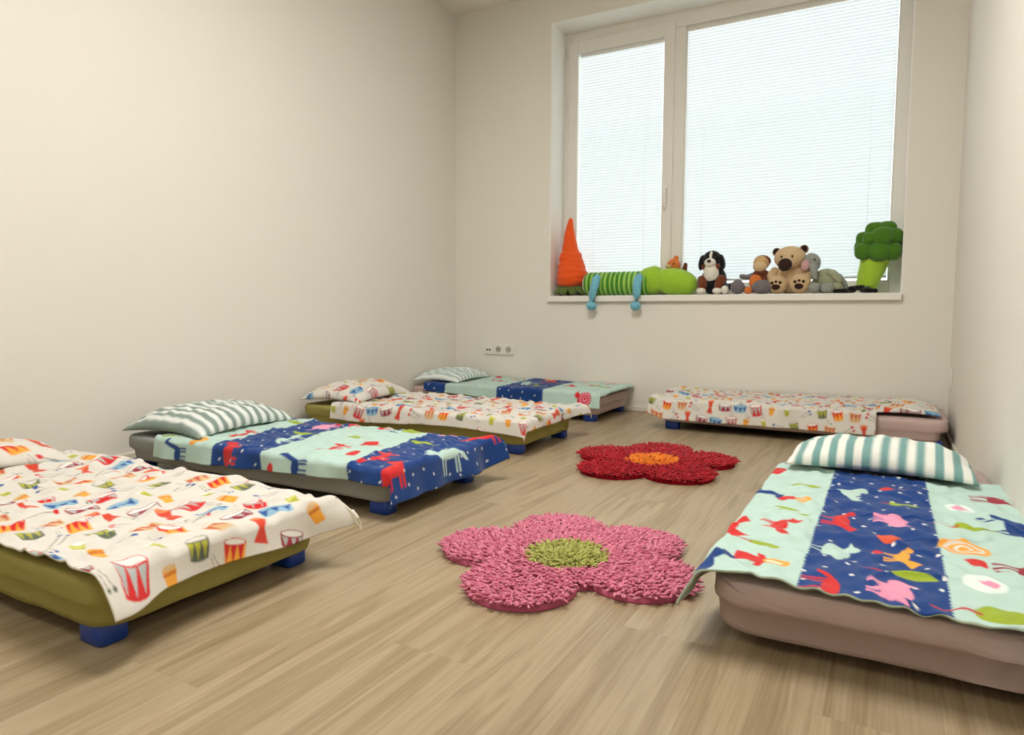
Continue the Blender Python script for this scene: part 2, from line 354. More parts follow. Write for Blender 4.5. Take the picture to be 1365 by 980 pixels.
# ------------------------------------------------------------------ cloth painting (flat print in the weave)
NAVY = (26, 62, 124); MINT = (184, 210, 199); RED = (205, 44, 44); PINK = (232, 150, 178); GREEN = (152, 172, 48); ORANGE = (236, 164, 60); WHITE = (232, 232, 224)
CREAM = (216, 211, 201); MAROON = (150, 40, 58); DGREY = (92, 100, 84); LBLUE = (140, 180, 200); BLUE = (52, 86, 150); TAN = (214, 180, 132); OLIVE = (178, 176, 62); GREY = (176, 180, 176)
class Print:
    def __init__(s, S, Tt, base):
        s.n0 = (len(S), len(Tt)); k = 3; h = (S[1]-S[0])/k; g = (Tt[1]-Tt[0])/k      # 3x finer, averaged down at the end
        S = (S[:, None]+h*np.arange(-1, 2)[None]).ravel(); Tt = (Tt[:, None]+g*np.arange(-1, 2)[None]).ravel()
        s.S = S; s.T = Tt; s.C = np.empty((len(S), len(Tt), 3), np.float32); s.C[:] = lin(base)
        s.SS, s.TT = np.meshgrid(S, Tt, indexing='ij')
    def down(s):
        a, b = s.n0; return s.C.reshape(a, 3, b, 3, 3).mean((1, 3))
    def win(s, x0, x1, y0, y1):
        a, b = np.searchsorted(s.S, [x0, x1]); c, d = np.searchsorted(s.T, [y0, y1]); return slice(a, b), slice(c, d)
    def ell(s, cx, cy, rx, ry, ang, col, hole=0.0):
        m = max(rx, ry)*1.05; w = s.win(cx-m, cx+m, cy-m, cy+m)
        X = s.SS[w]-cx; Y = s.TT[w]-cy; c, q = math.cos(ang), math.sin(ang)
        d = ((X*c+Y*q)/rx)**2+((-X*q+Y*c)/ry)**2
        s.C[w][(d <= 1) & (d >= hole)] = lin(col)
    def poly(s, pts, col):
        p = np.asarray(pts, float); w = s.win(p[:,0].min(), p[:,0].max(), p[:,1].min(), p[:,1].max())
        X = s.SS[w]; Y = s.TT[w]
        if X.size == 0: return
        ins = np.zeros(X.shape, bool); n = len(p)
        for i in range(n):
            x1, y1 = p[i]; x2, y2 = p[(i+1) % n]
            if y1 == y2: continue
            c = ((y1 > Y) != (y2 > Y)) & (X < (x2-x1)*(Y-y1)/(y2-y1)+x1); ins ^= c
        s.C[w][ins] = lin(col)
    def motif(s, prims, cx, cy, size, up=(0,1), flip=1, cols=()):
        ux, uy = up; rx, ry = uy*flip, -ux*flip      # right of 'up'
        ang = math.atan2(ry, rx)
        def tr(a, b): return (cx+size*(a*rx+b*ux), cy+size*(a*ry+b*uy))
        for p in prims:
            col = cols[p[-1]] if isinstance(p[-1], int) else p[-1]
            if p[0] == 'e':
                x, y = tr(p[1], p[2]); s.ell(x, y, p[3]*size, p[4]*size, ang, col)
            else: s.poly([tr(a, b) for a, b in p[1]], col)
def legs(xs, y0, y1, w, c=0): return [('p', [(x-w/2, y0), (x+w/2, y0), (x+w/2*.8, y1), (x-w/2*.8, y1)], c) for x in xs]
MOT = {
 'fox': [('e', 0, .06, .36, .17, 0), ('p', [(.2, .1), (.34, .40), (.42, .50), (.46, .40), (.66, .26), (.44, .12), (.3, -.02)], 0), ('p', [(-.3, .12), (-.62, .34), (-.74, .22), (-.56, .08), (-.3, 0)], 0)]+legs((-.26, -.14, .16, .27), .0, -.34, .08),
 'wolf': [('e', 0, .06, .38, .14, 0), ('p', [(.22, .12), (.32, .34), (.36, .46), (.42, .34), (.70, .24), (.68, .16), (.44, .10), (.3, 0)], 0), ('p', [(-.34, .14), (-.52, .02), (-.62, -.2), (-.52, -.18), (-.36, 0)], 0)]+legs((-.30, -.2, .18, .29), .0, -.40, .06),
 'pig': [('e', 0, .05, .42, .26, 0), ('e', .40, .10, .16, .18, 0), ('p', [(.36, .24), (.42, .42), (.50, .22)], 0), ('p', [(-.36, .1), (-.60, .24), (-.62, .18), (-.38, .0)], 0)]+legs((-.28, -.14, .14, .28), -.1, -.40, .11),
 'giraffe': [('e', -.05, 0, .26, .15, 0), ('p', [(.06, .04), (.26, .62), (.28, .74), (.36, .70), (.54, .60), (.52, .53), (.38, .54), (.22, -.04)], 0)]+legs((-.24, -.12, .06, .16), .0, -.46, .07),
 'bird': [('e', 0, 0, .30, .22, 0), ('e', .22, .24, .13, .13, 0), ('p', [(.3, .28), (.52, .22), (.3, .17)], 0), ('p', [(-.2, .08), (-.58, .30), (-.52, .06), (-.24, -.1)], 0)]+legs((-.03, .08), -.16, -.42, .04),
 'leaf': [('e', 0, .22, .15, .42, 0), ('p', [(-.025, -.1), (.025, -.1), (.02, -.62), (-.02, -.62)], 1)],
 'tree': [('e', 0, .2, .24, .40, 0), ('e', .06, .36, .2, .28, 0), ('e', -.08, .05, .2, .2, 0), ('p', [(-.03, -.1), (.03, -.1), (.02, -.66), (-.02, -.66)], 1)],
 'pine': [('p', [(-.24, -.25), (.24, -.25), (0, .6)], 0), ('p', [(-.05, -.25), (.05, -.25), (.04, -.5), (-.04, -.5)], 1)],
 'girl': [('p', [(-.26, -.5), (.26, -.5), (.16, .1), (-.16, .1)], 0), ('e', 0, .28, .25, .25, 1), ('e', 0, .24, .15, .16, 2), ('p', [(-.3, .02), (-.1, .1), (-.1, -.06), (-.34, -.12)], 0), ('p', [(.3, .02), (.1, .1), (.1, -.06), (.34, -.12)], 0)],
 'spiral': [('e', 0, 0, .5, .46, 0), ('e', 0, 0, .40, .37, 1), ('e', 0, 0, .32, .29, 0), ('e', 0, 0, .20, .18, 1), ('e', .02, 0, .12, .10, 0)],
 'heart': [('e', 0, 0, .6, .42, 1), ('p', [(0, -.2), (.34, .12), (.2, .26), (0, .12), (-.2, .26), (-.34, .12)], 0)],
 'spot': [('e', 0, 0, .5, .34, 0)],
 'drum': [('p', [(-.46, .28), (.46, .28), (.38, -.46), (.2, -.52), (0, -.54), (-.2, -.52), (-.38, -.46)], 0), ('p', [(-.46, .28), (-.2, .25), (-.32, -.42)], 1), ('p', [(-.2, .25), (.1, .25), (-.06, -.48)], 1), ('p', [(.1, .25), (.4, .27), (.24, -.44)], 1), ('e', 0, .29, .46, .14, 2), ('e', 0, .30, .41, .10, 3)],
 'wide': [('p', [(-.56, .18), (.56, .18), (.50, -.24), (.26, -.34), (-.26, -.34), (-.50, -.24)], 0), ('p', [(-.52, .16), (-.16, .12), (-.34, -.26)], 1), ('p', [(-.1, .12), (.22, .12), (.06, -.3)], 1), ('p', [(.26, .12), (.54, .16), (.42, -.24)], 1), ('e', 0, .18, .56, .15, 2), ('e', 0, .19, .5, .11, 3)],
 'hour': [('p', [(-.26, .5), (.26, .5), (.1, 0), (.26, -.5), (-.26, -.5), (-.1, 0)], 0), ('e', 0, .5, .26, .09, 1)],
 'bongo': [('p', [(-.28, .34), (.28, .34), (.18, -.44), (-.18, -.44)], 0), ('p', [(-.28, .2), (.28, .2), (.26, .08), (-.26, .08)], 1), ('e', 0, .34, .28, .1, 2)],
 'sticks': [('p', [(-.5, -.26), (.42, .2), (.44, .16), (-.48, -.30)], 1), ('e', .46, .2, .13, .11, 0), ('p', [(-.3, -.4), (.5, -.12), (.51, -.16), (-.29, -.44)], 1), ('e', .54, -.12, .11, .10, 0)],
}
def drum_print(p, up, seed, k=1.0):
    kinds = [('drum', .082, (RED, GREY, RED, WHITE)), ('hour', .082, ((208, 70, 48), (226, 130, 84))), ('drum', .070, (ORANGE, RED, RED, WHITE)), ('bongo', .062, (OLIVE, (206, 204, 110), WHITE)),
             ('wide', .078, (LBLUE, BLUE, BLUE, LBLUE)), ('sticks', .070, (RED, (120, 112, 100))), ('drum', .064, (DGREY, OLIVE, DGREY, CREAM)), ('bongo', .066, (ORANGE, (200, 120, 50), TAN)),
             ('wide', .076, (MAROON, GREY, MAROON, WHITE)), ('drum', .074, (TAN, (196, 96, 70), TAN, CREAM)), ('sticks', .062, (BLUE, (120, 112, 100)))]
    r = random.Random(seed)
    s0, s1, t0, t1 = p.S[0], p.S[-1], p.T[0], p.T[-1]
    a = .092*k; b = .083*k; j = 0; tt = t0-.02
    while tt < t1+.05:
        i = 0; ss = s0-.03+(j % 2)*a*.5+r.uniform(-.006, .006)
        while ss < s1+.05:
            kd, sz, cols = kinds[(i*4+j*3) % len(kinds)]
            ang = r.uniform(-.35, .35); ux = up[0]*math.cos(ang)-up[1]*math.sin(ang); uy = up[0]*math.sin(ang)+up[1]*math.cos(ang)
            p.motif(MOT[kd], ss+r.uniform(-.006, .006), tt+r.uniform(-.006, .006), sz*k*.92, (ux, uy), r.choice((1, -1)), cols)
            if r.random() < .35: p.motif(MOT['sticks'], ss+a*.5, tt+b*.45, .034*k, (uy, -ux), 1, (r.choice((RED, BLUE, DGREY)), (120, 112, 100)))
            ss += a; i += 1
        tt += b; j += 1
def bands(p, edges, axis, first_blue, slant, seed):
    """mint cloth with navy bands edged by small teeth and sprinkled with white dots"""
    p.C[:] = lin(MINT)
    A, B = (p.SS, p.TT) if axis == 's' else (p.TT, p.SS)
    q = A+slant*B + 0.004*np.abs(((B/.0135) % 1)-.5)*2-.002
    blue = np.zeros(q.shape, bool)
    for a, b in edges: blue |= (q > a) & (q < b)
    p.C[blue] = lin(NAVY)
    r = random.Random(seed)
    n = 0
    for k in range(900):
        i = r.randrange(len(p.S)); j = r.randrange(len(p.T))
        s, t = p.S[i], p.T[j]
        if blue[i, j] and all((s-a)**2+(t-b)**2 > .042**2 for a, b in getattr(p, 'dots', [])):
            p.dots = getattr(p, 'dots', [])+[(s, t)]; p.ell(s, t, .0055, .0034, r.uniform(0, 3), WHITE)
STEM = (190, 60, 60)

# ------------------------------------------------------------------ cloth shapes
def cloth_material(name, sheen=.15):
    return material(name, rough=.85, spec=.15, attr='Col', bump=.10, bscale=140, var=.03, vscale=30, sheen=sheen)
M_print = cloth_material('printed cotton'); M_back = material('pale green cotton lining', (176, 190, 172), .9, .1, bump=.1, bscale=140); M_backc = material('cream cotton lining', (226, 220, 204), .9, .1, bump=.1, bscale=140)
def fold(d, R, flare):
    q = math.pi*R/2; d = np.maximum(d, 0)
    out = np.where(d < q, R*np.sin(np.minimum(d, q)/R), R+(d-q)*flare); dn = np.where(d < q, R*(1-np.cos(np.minimum(d, q)/R)), R+(d-q)*math.sqrt(1-flare*flare))
    return out, dn
BL, BW, BZ = 1.44, 0.60, 0.150
def duvet(name, label, bed, u0, u1, v0, v1, res, ztop, paint, lining, seed, group, wr=.004, puff=.008, edge=None, post=None, R=.022, fl=(.10, .10)):
    """a cover from u0 (head) to u1 (foot), v0..v1 across, in the bed's own axes, draped over the mattress edges"""
    S = np.arange(u0, u1+res*.5, res); Tt = np.arange(v0, v1+res*.5, res)
    SS, TT = np.meshgrid(S, Tt, indexing='ij')
    p = Print(S, Tt, CREAM); paint(p)
    U, Vv = SS.copy(), TT.copy()
    if edge is not None: U, Vv = edge(U, Vv)       # uneven outline: warp of the rest cloth
    hl, hw = BL/2+.004, BW/2+.004
    ou, du = fold(U-hl+R*.3, R, fl[0]); op, dp = fold(Vv-hw+R*.3, R, fl[1]); om, dm = fold(-Vv-hw+R*.3, R, fl[1])
    e = R*.3
    X = np.minimum(U, hl-e)+ou; Y = np.clip(Vv, -hw+e, hw-e)+op-om
    dv = dp+dm
    Z = ztop-np.sqrt(du**2+dv**2)
    n1 = Noise2(seed, 1.2, 3.0, 12); n2 = Noise2(seed+1, 4, 9, 16, (1, .7)); n3 = Noise2(seed+2, 10, 24, 18, (.8, 1))
    top = np.clip(1-(du+dv)/.03, 0, 1)
    Z += top*(puff*.5*n1(SS, TT)+wr*n2(SS, TT)*.5+wr*.5*n3(SS, TT))
    ridge = np.abs(Noise2(seed+5, 1.5, 5, 10, (1, .5))(SS, TT)); Z += top*wr*1.3*np.exp(-(ridge/.12)**2)
    hang_v = np.clip(dv/.08, 0, 1.3); hang_u = np.clip(du/.08, 0, 1.3)
    fw = Noise2(seed+3, 3, 8, 10)
    sg = np.where(dp > dm, 1., -1.)
    Y += sg*hang_v*(.006+.008*fw(SS, SS*0)+.004*n2(SS, TT)*.5); X += hang_u*(.006+.008*fw(TT+7, TT*0)+.002*n2(SS, TT))
    if post is not None: X, Y, Z = post(SS, TT, X, Y, Z)
    Z = np.maximum(Z, .012)
    o = grid(name, np.stack([X, Y, Z], -1), [M_print, lining], None, p.down())
    o.location = bed.location; o.rotation_euler = bed.rotation_euler
    md = o.modifiers.new('thickness', 'SOLIDIFY'); md.thickness = .005; md.offset = -1; md.material_offset = 1; md.material_offset_rim = 1
    tag(o, label, 'duvet', group); return o
def pillow(label, bed, u, v, z, a, b, T, rot, cols, seed, group, stripes=True, tilt=0.0, flat=.35, paint=None):
    """a: half size along u, b: half size along v, T: loft"""
    n = 90; s = np.linspace(-1, 1, n); SS, TT = np.meshgrid(s, s, indexing='ij')
    h = np.clip((1-np.abs(SS)**2.6)*(1-np.abs(TT)**2.6), 0, 1)**.47
    pin = 1-.07*(1-np.abs(TT)**2)*np.abs(SS)**2; pin2 = 1-.05*(1-np.abs(SS)**2)*np.abs(TT)**2
    X = a*SS*pin; Y = b*TT*pin2
    nz = Noise2(seed, 3, 8, 12)(X, Y); nz2 = Noise2(seed+1, 9, 20, 12)(X, Y)
    edge_r = np.sin(np.arctan2(TT, SS)*17+nz)*(1-h)**2
    droop = T*.30*(SS*TT)**2
    top = T*h*(1+.06*nz)+.0035*nz2*h**.3+.005*edge_r*h**.2-droop; bot = -T*flat*h-droop
    if paint is not None:
        p = Print(s*a, s*b, CREAM); paint(p); C = p.down()
    else:
        k = np.floor((TT*b*1.0+.4)/.024).astype(int) % 2; C = np.where(k[..., None] == 0, lin(cols[0]), lin(cols[1])).astype(np.float32)
        thin = np.abs(((TT*b+.4)/.024) % 1-.5) > .44; C[thin] = (lin(cols[0])+lin(cols[1]))/2
    P1 = np.stack([X, Y, top], -1).reshape(-1, 3); P2 = np.stack([X, Y, bot], -1).reshape(-1, 3)
    idx = np.arange(n*n).reshape(n, n); i2 = idx+n*n
    border = np.zeros((n, n), bool); border[0] = border[-1] = True; border[:, 0] = border[:, -1] = True
    i2 = np.where(border, idx, i2)
    F1 = np.stack([idx[:-1,:-1], idx[1:,:-1], idx[1:,1:], idx[:-1,1:]], -1).reshape(-1, 4); F2 = np.stack([i2[:-1,:-1], i2[:-1,1:], i2[1:,1:], i2[1:,:-1]], -1).reshape(-1, 4)
    V = np.concatenate([P1, P2]); keep = np.ones(len(V), bool); keep[n*n:] = ~border.ravel()
    new = np.cumsum(keep)-1; F = new[np.concatenate([F1, F2])]
    Cc = np.concatenate([C.reshape(-1, 3)]*2)[keep]; V = V[keep] @ rotm(0, tilt, rot).T
    o = mk('pillow', V, F.tolist(), M_print, None, True, False, Cc)
    rz = bed.rotation_euler[2]; c, q = math.cos(rz), math.sin(rz)
    o.location = (bed.location[0]+u*c-v*q, bed.location[1]+u*q+v*c, z); o.rotation_euler = bed.rotation_euler
    return tag(o, label, 'pillow', group)

# ------------------------------------------------------------------ beds
M_leg = material('blue plastic', (22, 62, 150), .35, .5)
M_frame = material('dark bed frame', (46, 44, 46), .6, .3)
def sheet_material(name, c): return material(name, c, .9, .12, bump=.12, bscale=130, var=.04, vscale=9)
def bed(label, cx, cy, rz, sheet, seed, foot=.012, head=.045, zb=.043, leg_in=(.072, .056), rc=.055):
    """foot / head: how far the lower half of the sheet is tucked in at either end; zb: height of its hem"""
    t = thing('cot_bed', label, 'bed', (cx, cy, 0), rz, 'low stackable cot beds')
    hl, hw = BL/2, BW/2
    prof = [(zb, 1.0, .022), (zb+.004, .85, .012), (zb+.018, .80, .008), (.088, .72, .006), (.093, .60, .003), (.099, .10, .001), (.108, .0, 0), (.125, .0, 0), (.136, .0, .0), (.143, .0, .003), (.148, .0, .009), (.150, .0, .020)]
    nA = Noise2(seed, .8, 3, 12); nB = Noise2(seed+9, 4, 9, 10)
    loops = []
    for z, ie, isd in prof:
        q = rrect(hl-isd*.5, hw-isd, rc, 8, .03)
        w = np.clip(np.abs(q[:, 0])-hl+.10, 0, .10)/.10
        q[:, 0] -= np.sign(q[:, 0])*w*ie*np.where(q[:, 0] > 0, foot, head)
        dirn = q/np.array([hl, hw]); dirn = np.sign(dirn)*np.abs(dirn)**6; dirn /= np.maximum(np.linalg.norm(dirn, axis=1, keepdims=True), 1e-6)
        per = q[:, 0]*1.0+q[:, 1]*1.3
        k = (.0022*nA(per, np.full(len(q), z*2))+.0012*nB(per, per*0+z*2))[:, None]
        q = q+dirn*(k-.0035)*(1 if z < .146 else .3)
        zz = np.full((len(q), 1), z)+(.0014*nA(q[:, 0]*2, q[:, 1]*2)[:, None] if z < zb+.01 else 0)
        loops.append(np.concatenate([q, zz], 1))
    mk('mattress', *loft(loops), sheet, t, True, True, None)['label'] = 'mattress under a fitted sheet'
    mk('frame', *box(-hl+.07, hl-.07, -hw+.05, hw-.05, .034, .048, .004), M_frame, t, False, True)
    for sx in (-1, 1):
        for sy in (-1, 1):
            lp = []
            for z, g in ((0, .004), (.004, 0), (zb+.002, .0), (zb+.008, .006)):
                q = rrect(.040-g, .032-g, .014, 4, .05)+np.array([sx*(hl-leg_in[0]), sy*(hw-leg_in[1])]); lp.append(np.concatenate([q, np.full((len(q), 1), z)], 1))
            mk('leg', *loft(lp), M_leg, t, True, True)
    return t
M_olive = sheet_material('olive sheet', (152, 143, 82)); M_grey = sheet_material('grey sheet', (150, 152, 149)); M_pink = sheet_material('dusty pink sheet', (196, 172, 166)); M_mauve = sheet_material('mauve sheet', (180, 160, 154))
b1 = bed('cot bed with olive sheet nearest the left edge, blue feet', -2.03, 1.02, 0, M_olive, 11, foot=.0)
b2 = bed('cot bed with grey sheet, second along the left wall', -2.11, 2.00, 0, M_grey, 22)
b3 = bed('cot bed with olive sheet, third along the left wall', -2.19, 3.08, 0, M_olive, 33)
b4 = bed('cot bed with dusty pink sheet in the far left corner', -2.252, 4.170, 0, M_pink, 44)
b5 = bed('cot bed with dusty pink sheet under the window at right', -0.432, 4.160, math.pi, M_pink, 55)
b6 = bed('cot bed with bare mauve foot end by the right wall', 0.006, 2.05, -math.pi/2, M_mauve, 66, foot=.055, zb=.026, leg_in=(.20, .13), rc=.085)

GD = 'drum print duvets'; GA = 'blue and mint animal print duvets'
def sm(x): x = np.clip(x, 0, 1); return x*x*(3-2*x)
# bed 1
def e1(U, V):      # near edge lies along the mattress edge, a tip hangs out at the foot corner
    f = sm((U+.1)/.8); near = np.clip(-V/.3, 0, 1)
    V = V+near*(.022-.018*f)
    far = np.clip(V/.3, 0, 1); U = U+.02*far*sm((U-.3)/.4)
    return U, V
def q1(S, Tt, X, Y, Z):
    c = sm((S-.66)/.14)*sm((Tt-.22)/.12)      # far foot corner stands out over the edge
    X = X+.070*c; Z = Z+.030*c; Y = Y+.01*c
    n = sm((S-.70)/.10)*sm((-Tt-.17)/.12); X = X+.050*n; Z = Z-.008*n
    far = sm((Tt-.20)/.08)*(1-sm((Tt-.29)/.05)); Z = Z+.010*far*(1-sm((S-.4)/.3))
    return X, Y, Z
duvet('duvet', 'cream duvet printed with coloured drums, nearest the left edge', b1, -.47, .802, -.312, .375, .0031, .175, lambda p: drum_print(p, (-1, 0), 3, 1.0), M_backc, 101, GD, edge=e1, post=q1, wr=.0068, puff=.010)
pillow('cream drum print pillow cut by the left edge of the photo', b1, -.53, -.02, .196, .185, .27, .056, -.18, None, 5, 'drum print pillows', paint=lambda p: drum_print(p, (-1, 0), 8, 1.25))
# bed 2
def paint2(p):
    bands(p, [(-.165, .09), (.50, 1.2)], 's', 0, .15, 4); up = (-1, 0)
    for m, s, t, z, fl, c in [('giraffe', -.33, .28, .13, 1, (NAVY,)), ('leaf', -.20, .20, .11, 1, (GREEN, STEM)), ('pig', -.02, .17, .13, 1, (PINK,)), ('fox', .05, .30, .14, -1, (RED,)),
            ('leaf', .03, .02, .12, 1, (GREEN, GREEN)), ('wolf', .06, -.10, .15, 1, (MINT,)), ('fox', -.20, -.10, .12, 1, (RED,)), ('bird', -.38, .10, .11, -1, (RED,)), ('giraffe', .20, .30, .12, 1, (RED,)),
            ('wolf', .30, .25, .13, -1, (NAVY,)), ('tree', .40, .28, .13, 1, (GREEN, STEM)), ('leaf', .28, .06, .10, 1, (GREEN, GREEN)), ('fox', .34, -.14, .12, 1, (RED,)), ('bird', .40, -.02, .13, 1, (RED,)), ('spot', .46, -.20, .07, 1, (RED,)),
            ('pig', .55, .30, .13, 1, (PINK,)), ('leaf', .58, .10, .12, 1, (GREEN, GREEN)), ('fox', .60, -.20, .15, 1, (RED,)), ('wolf', .745, .02, .17, -1, (MINT,)), ('bird', .70, .30, .16, 1, (RED,)),
            ('giraffe', -.32, -.365, .11, 1, (NAVY,)), ('giraffe', .32, -.365, .12, 1, (NAVY,)), ('fox', -.02, -.34, .15, 1, (RED,)), ('spot', .20, -.39, .05, 1, (RED,)), ('leaf', -.40, -.29, .09, 1, (GREEN, GREEN)), ('spot', -.24, -.29, .08, 1, (ORANGE,)), ('fox', .74, -.33, .17, 1, (RED,))]:
        p.motif(MOT[m], s, t, z, up, fl, c)
def e2(U, V):
    f = sm((U+.5)/1.2); near = np.clip(-V/.3, 0, 1); V = V+near*(.03*f-.0)
    return U+.03*near*sm((U-.5)/.3)*0, V
def q2(S, Tt, X, Y, Z):
    c = sm((S-.66)/.12)*sm((Tt-.24)/.12); X = X+.045*c; Y = Y+.03*c; Z = Z+.035*c
    return X, Y, Z
duvet('duvet', 'navy and mint animal print duvet on the grey sheeted bed', b2, -.47, .840, -.395, .375, .0042, .170, paint2, M_back, 202, GA, edge=e2, post=q2, wr=.0045, puff=.006)
pillow('grey and white striped pillow on the grey sheeted bed', b2, -.50, -.02, .192, .225, .275, .078, .08, ((226, 230, 224), (134, 150, 142)), 15, 'striped pillows')
# bed 3
def e3(U, V):
    near = np.clip(-V/.3, 0, 1); return U, V+near*.012*np.sin(U*5)
def q3(S, Tt, X, Y, Z):
    c = sm((S-.64)/.12)*sm((Tt-.2)/.12); X = X+.05*c; Z = Z+.012*c
    return X, Y, Z
duvet('duvet', 'cream drum print duvet on the third bed along the left wall', b3, -.47, .785, -.385, .375, .0052, .174, lambda p: drum_print(p, (0, 1), 13, 1.0), M_backc, 303, GD, edge=e3, post=q3, wr=.006, puff=.009)
pillow('cream drum print pillow on the third bed along the left wall', b3, -.535, -.03, .198, .20, .27, .072, .10, None, 25, 'drum print pillows', paint=lambda p: drum_print(p, (-1, 0), 28, 1.15))
# bed 4
def paint4(p):
    bands(p, [(-.80, -.42), (-.01, .33)], 's', 0, .06, 14); up = (-1, 0)
    for m, s, t, z, fl, c in [('fox', -.55, .10, .13, 1, (RED,)), ('bird', -.5, .22, .1, 1, (PINK,)), ('spot', -.30, .24, .08, 1, (RED,)), ('leaf', -.36, -.24, .11, 1, (GREEN, STEM)), ('giraffe', -.16, .02, .14, 1, (RED,)), ('girl', -.10, .18, .11, 1, (RED, ORANGE, PINK)),
            ('wolf', .08, -.02, .16, 1, (MINT,)), ('fox', .20, .16, .15, 1, (RED,)), ('leaf', .24, -.12, .12, 1, (GREEN, GREEN)), ('bird', .12, .25, .12, 1, (ORANGE,)), ('spot', .40, .25, .07, 1, (RED,)), ('girl', .50, .10, .13, 1, (RED, PINK, WHITE)), ('tree', .62, .06, .15, 1, (GREEN, STEM)),
            ('fox', .60, .26, .11, 1, (RED,)), ('bird', .62, -.36, .13, 1, (RED,)), ('spiral', .64, -.35, .09, 1, (RED, PINK)), ('leaf', .40, -.22, .12, 1, (GREEN, GREEN)), ('fox', .42, -.02, .12, 1, (RED,)), ('spot', -.24, -.28, .07, 1, (PINK,))]:
        p.motif(MOT[m], s, t, z, up, fl, c)
def e4(U, V):
    near = np.clip(-V/.3, 0, 1); f = sm((U+.6)/1.1); return U, V+near*.035*(1-f)
def q4(S, Tt, X, Y, Z):
    mid = sm((S-.70)/.04)*sm((.27-np.abs(Tt))/.10); Z = Z+.012*mid; X = X+.012*mid
    return X, Y, Z
duvet('duvet', 'mint and navy animal print duvet in the far left corner', b4, -.58, .752, -.405, .296, .0056, .186, paint4, M_back, 404, GA, edge=e4, post=q4, wr=.0042, puff=.006)
pillow('pale striped pillow in the far left corner', b4, -.525, -.03, .208, .185, .255, .062, .06, ((232, 236, 230), (176, 196, 192)), 35, 'striped pillows')
# bed 5 (head at the right wall; +v faces the camera)
def q5(S, Tt, X, Y, Z):
    c = sm((S-.50)/.2)*sm((.30-np.abs(Tt+.02))/.2); Z = Z+.026*c*(.7+.5*np.sin(Tt*22+S*9))
    c2 = sm((S-.68)/.08)*sm((Tt-.16)/.12); X = X+.03*c2; Z = Z+.03*c2
    return X, Y, Z
duvet('duvet', 'cream drum print duvet on the bed under the window', b5, -.40, .785, -.296, .425, .0052, .182, lambda p: drum_print(p, (0, -1), 23, .88), M_backc, 505, GD, post=q5, wr=.006, puff=.008)
pillow('flat drum print pillow against the right wall', b5, -.535, -.02, .176, .150, .235, .036, 0, None, 45, 'drum print pillows', paint=lambda p: drum_print(p, (0, -1), 38, 1.2))
# bed 6 (head away from the camera; s grows towards the camera, t to the right)
def paint6(p):
    bands(p, [(-.135, .112)], 't', 0, .0, 24); up = (0, 1)
    def y2s(y): return 2.05-(y*.972)
    for m, x, y, z, fl, c in [('leaf', -.213, 2.206, .10, 1, (GREEN, GREEN)), ('girl', -.206, 2.032, .085, 1, (RED, ORANGE, TAN)), ('leaf', -.235, 1.92, .085, 1, (GREEN, STEM)), ('leaf', -.188, 1.869, .06, 1, (GREEN, GREEN)), ('fox', -.215, 1.75, .115, -1, (RED,)),
            ('leaf', -.235, 1.583, .075, 1, (GREEN, STEM)), ('spot', -.195, 1.57, .035, 1, (GREEN,)), ('girl', -.208, 1.478, .105, 1, (RED, ORANGE, (244, 222, 196))), ('fox', -.315, 1.69, .12, 1, (RED,)), ('fox', -.32, 1.40, .14, -1, (NAVY,)), ('spot', -.30, 2.388, .10, 1, (RED,)), ('giraffe', -.32, 2.10, .12, 1, (NAVY,)),
            ('bird', -.072, 2.161, .115, -1, (MINT,)), ('fox', -.086, 1.853, .11, 1, (RED,)), ('bird', -.078, 1.629, .125, -1, (MINT,)), ('wolf', -.080, 1.392, .115, 1, (RED,)), ('spot', .022, 2.251, .07, 1, (RED,)), ('spot', .05, 2.25, .05, 1, (ORANGE,)), ('pine', .045, 2.099, .085, 1, (GREEN, RED)), ('pig', .030, 1.921, .105, 1, (PINK,)),
            ('spot', .022, 1.757, .075, 1, ((214, 84, 52),)), ('fox', .040, 1.645, .085, 1, (ORANGE,)), ('spot', .0, 1.66, .03, 1, (RED,)), ('leaf', .040, 1.532, .10, 1, (GREEN, RED)), ('pig', .028, 1.436, .108, -1, (PINK,)),
            ('heart', .18, 2.142, .085, 1, (PINK, (224, 236, 228))), ('tree', .178, 1.949, .105, 1, (GREEN, STEM)), ('spiral', .163, 1.773, .105, 1, (ORANGE, CREAM)), ('spot', .175, 1.67, .062, 1, (RED,)), ('heart', .178, 1.55, .085, 1, (PINK, (224, 236, 228))), ('tree', .175, 1.41, .135, 1, (GREEN, STEM)),
            ('giraffe', .275, 2.275, .13, 1, (MAROON,)), ('wolf', .272, 1.989, .16, 1, (NAVY,)), ('giraffe', .262, 1.648, .13, 1, (MAROON,)), ('fox', .285, 1.45, .13, 1, (NAVY,))]:
        p.motif(MOT[m], y2s(y), x-.006, z, up, fl, c)
def e6(U, V):
    lf = np.clip(-V/.3, 0, 1); return U+.012*lf*sm((U-.3)/.4)+.012*np.sin(V*6)*sm((U-.4)/.3), V
def q6(S, Tt, X, Y, Z):
    c = sm((-Tt-.30)/.10)*sm((S-.35)/.3); Y = Y-.02*c; Z = Z+.004*c
    return X, Y, Z
duvet('duvet', 'navy and mint animal print duvet by the right wall', b6, -.39, .722, -.395, .335, .0030, .168, paint6, M_back, 606, GA, edge=e6, post=q6, wr=.0055, puff=.006)
pillow('teal and white striped pillow by the right wall', b6, -.445, -.012, .191, .170, .262, .080, -.05, ((232, 232, 222), (120, 160, 156)), 65, 'striped pillows', tilt=-.10)

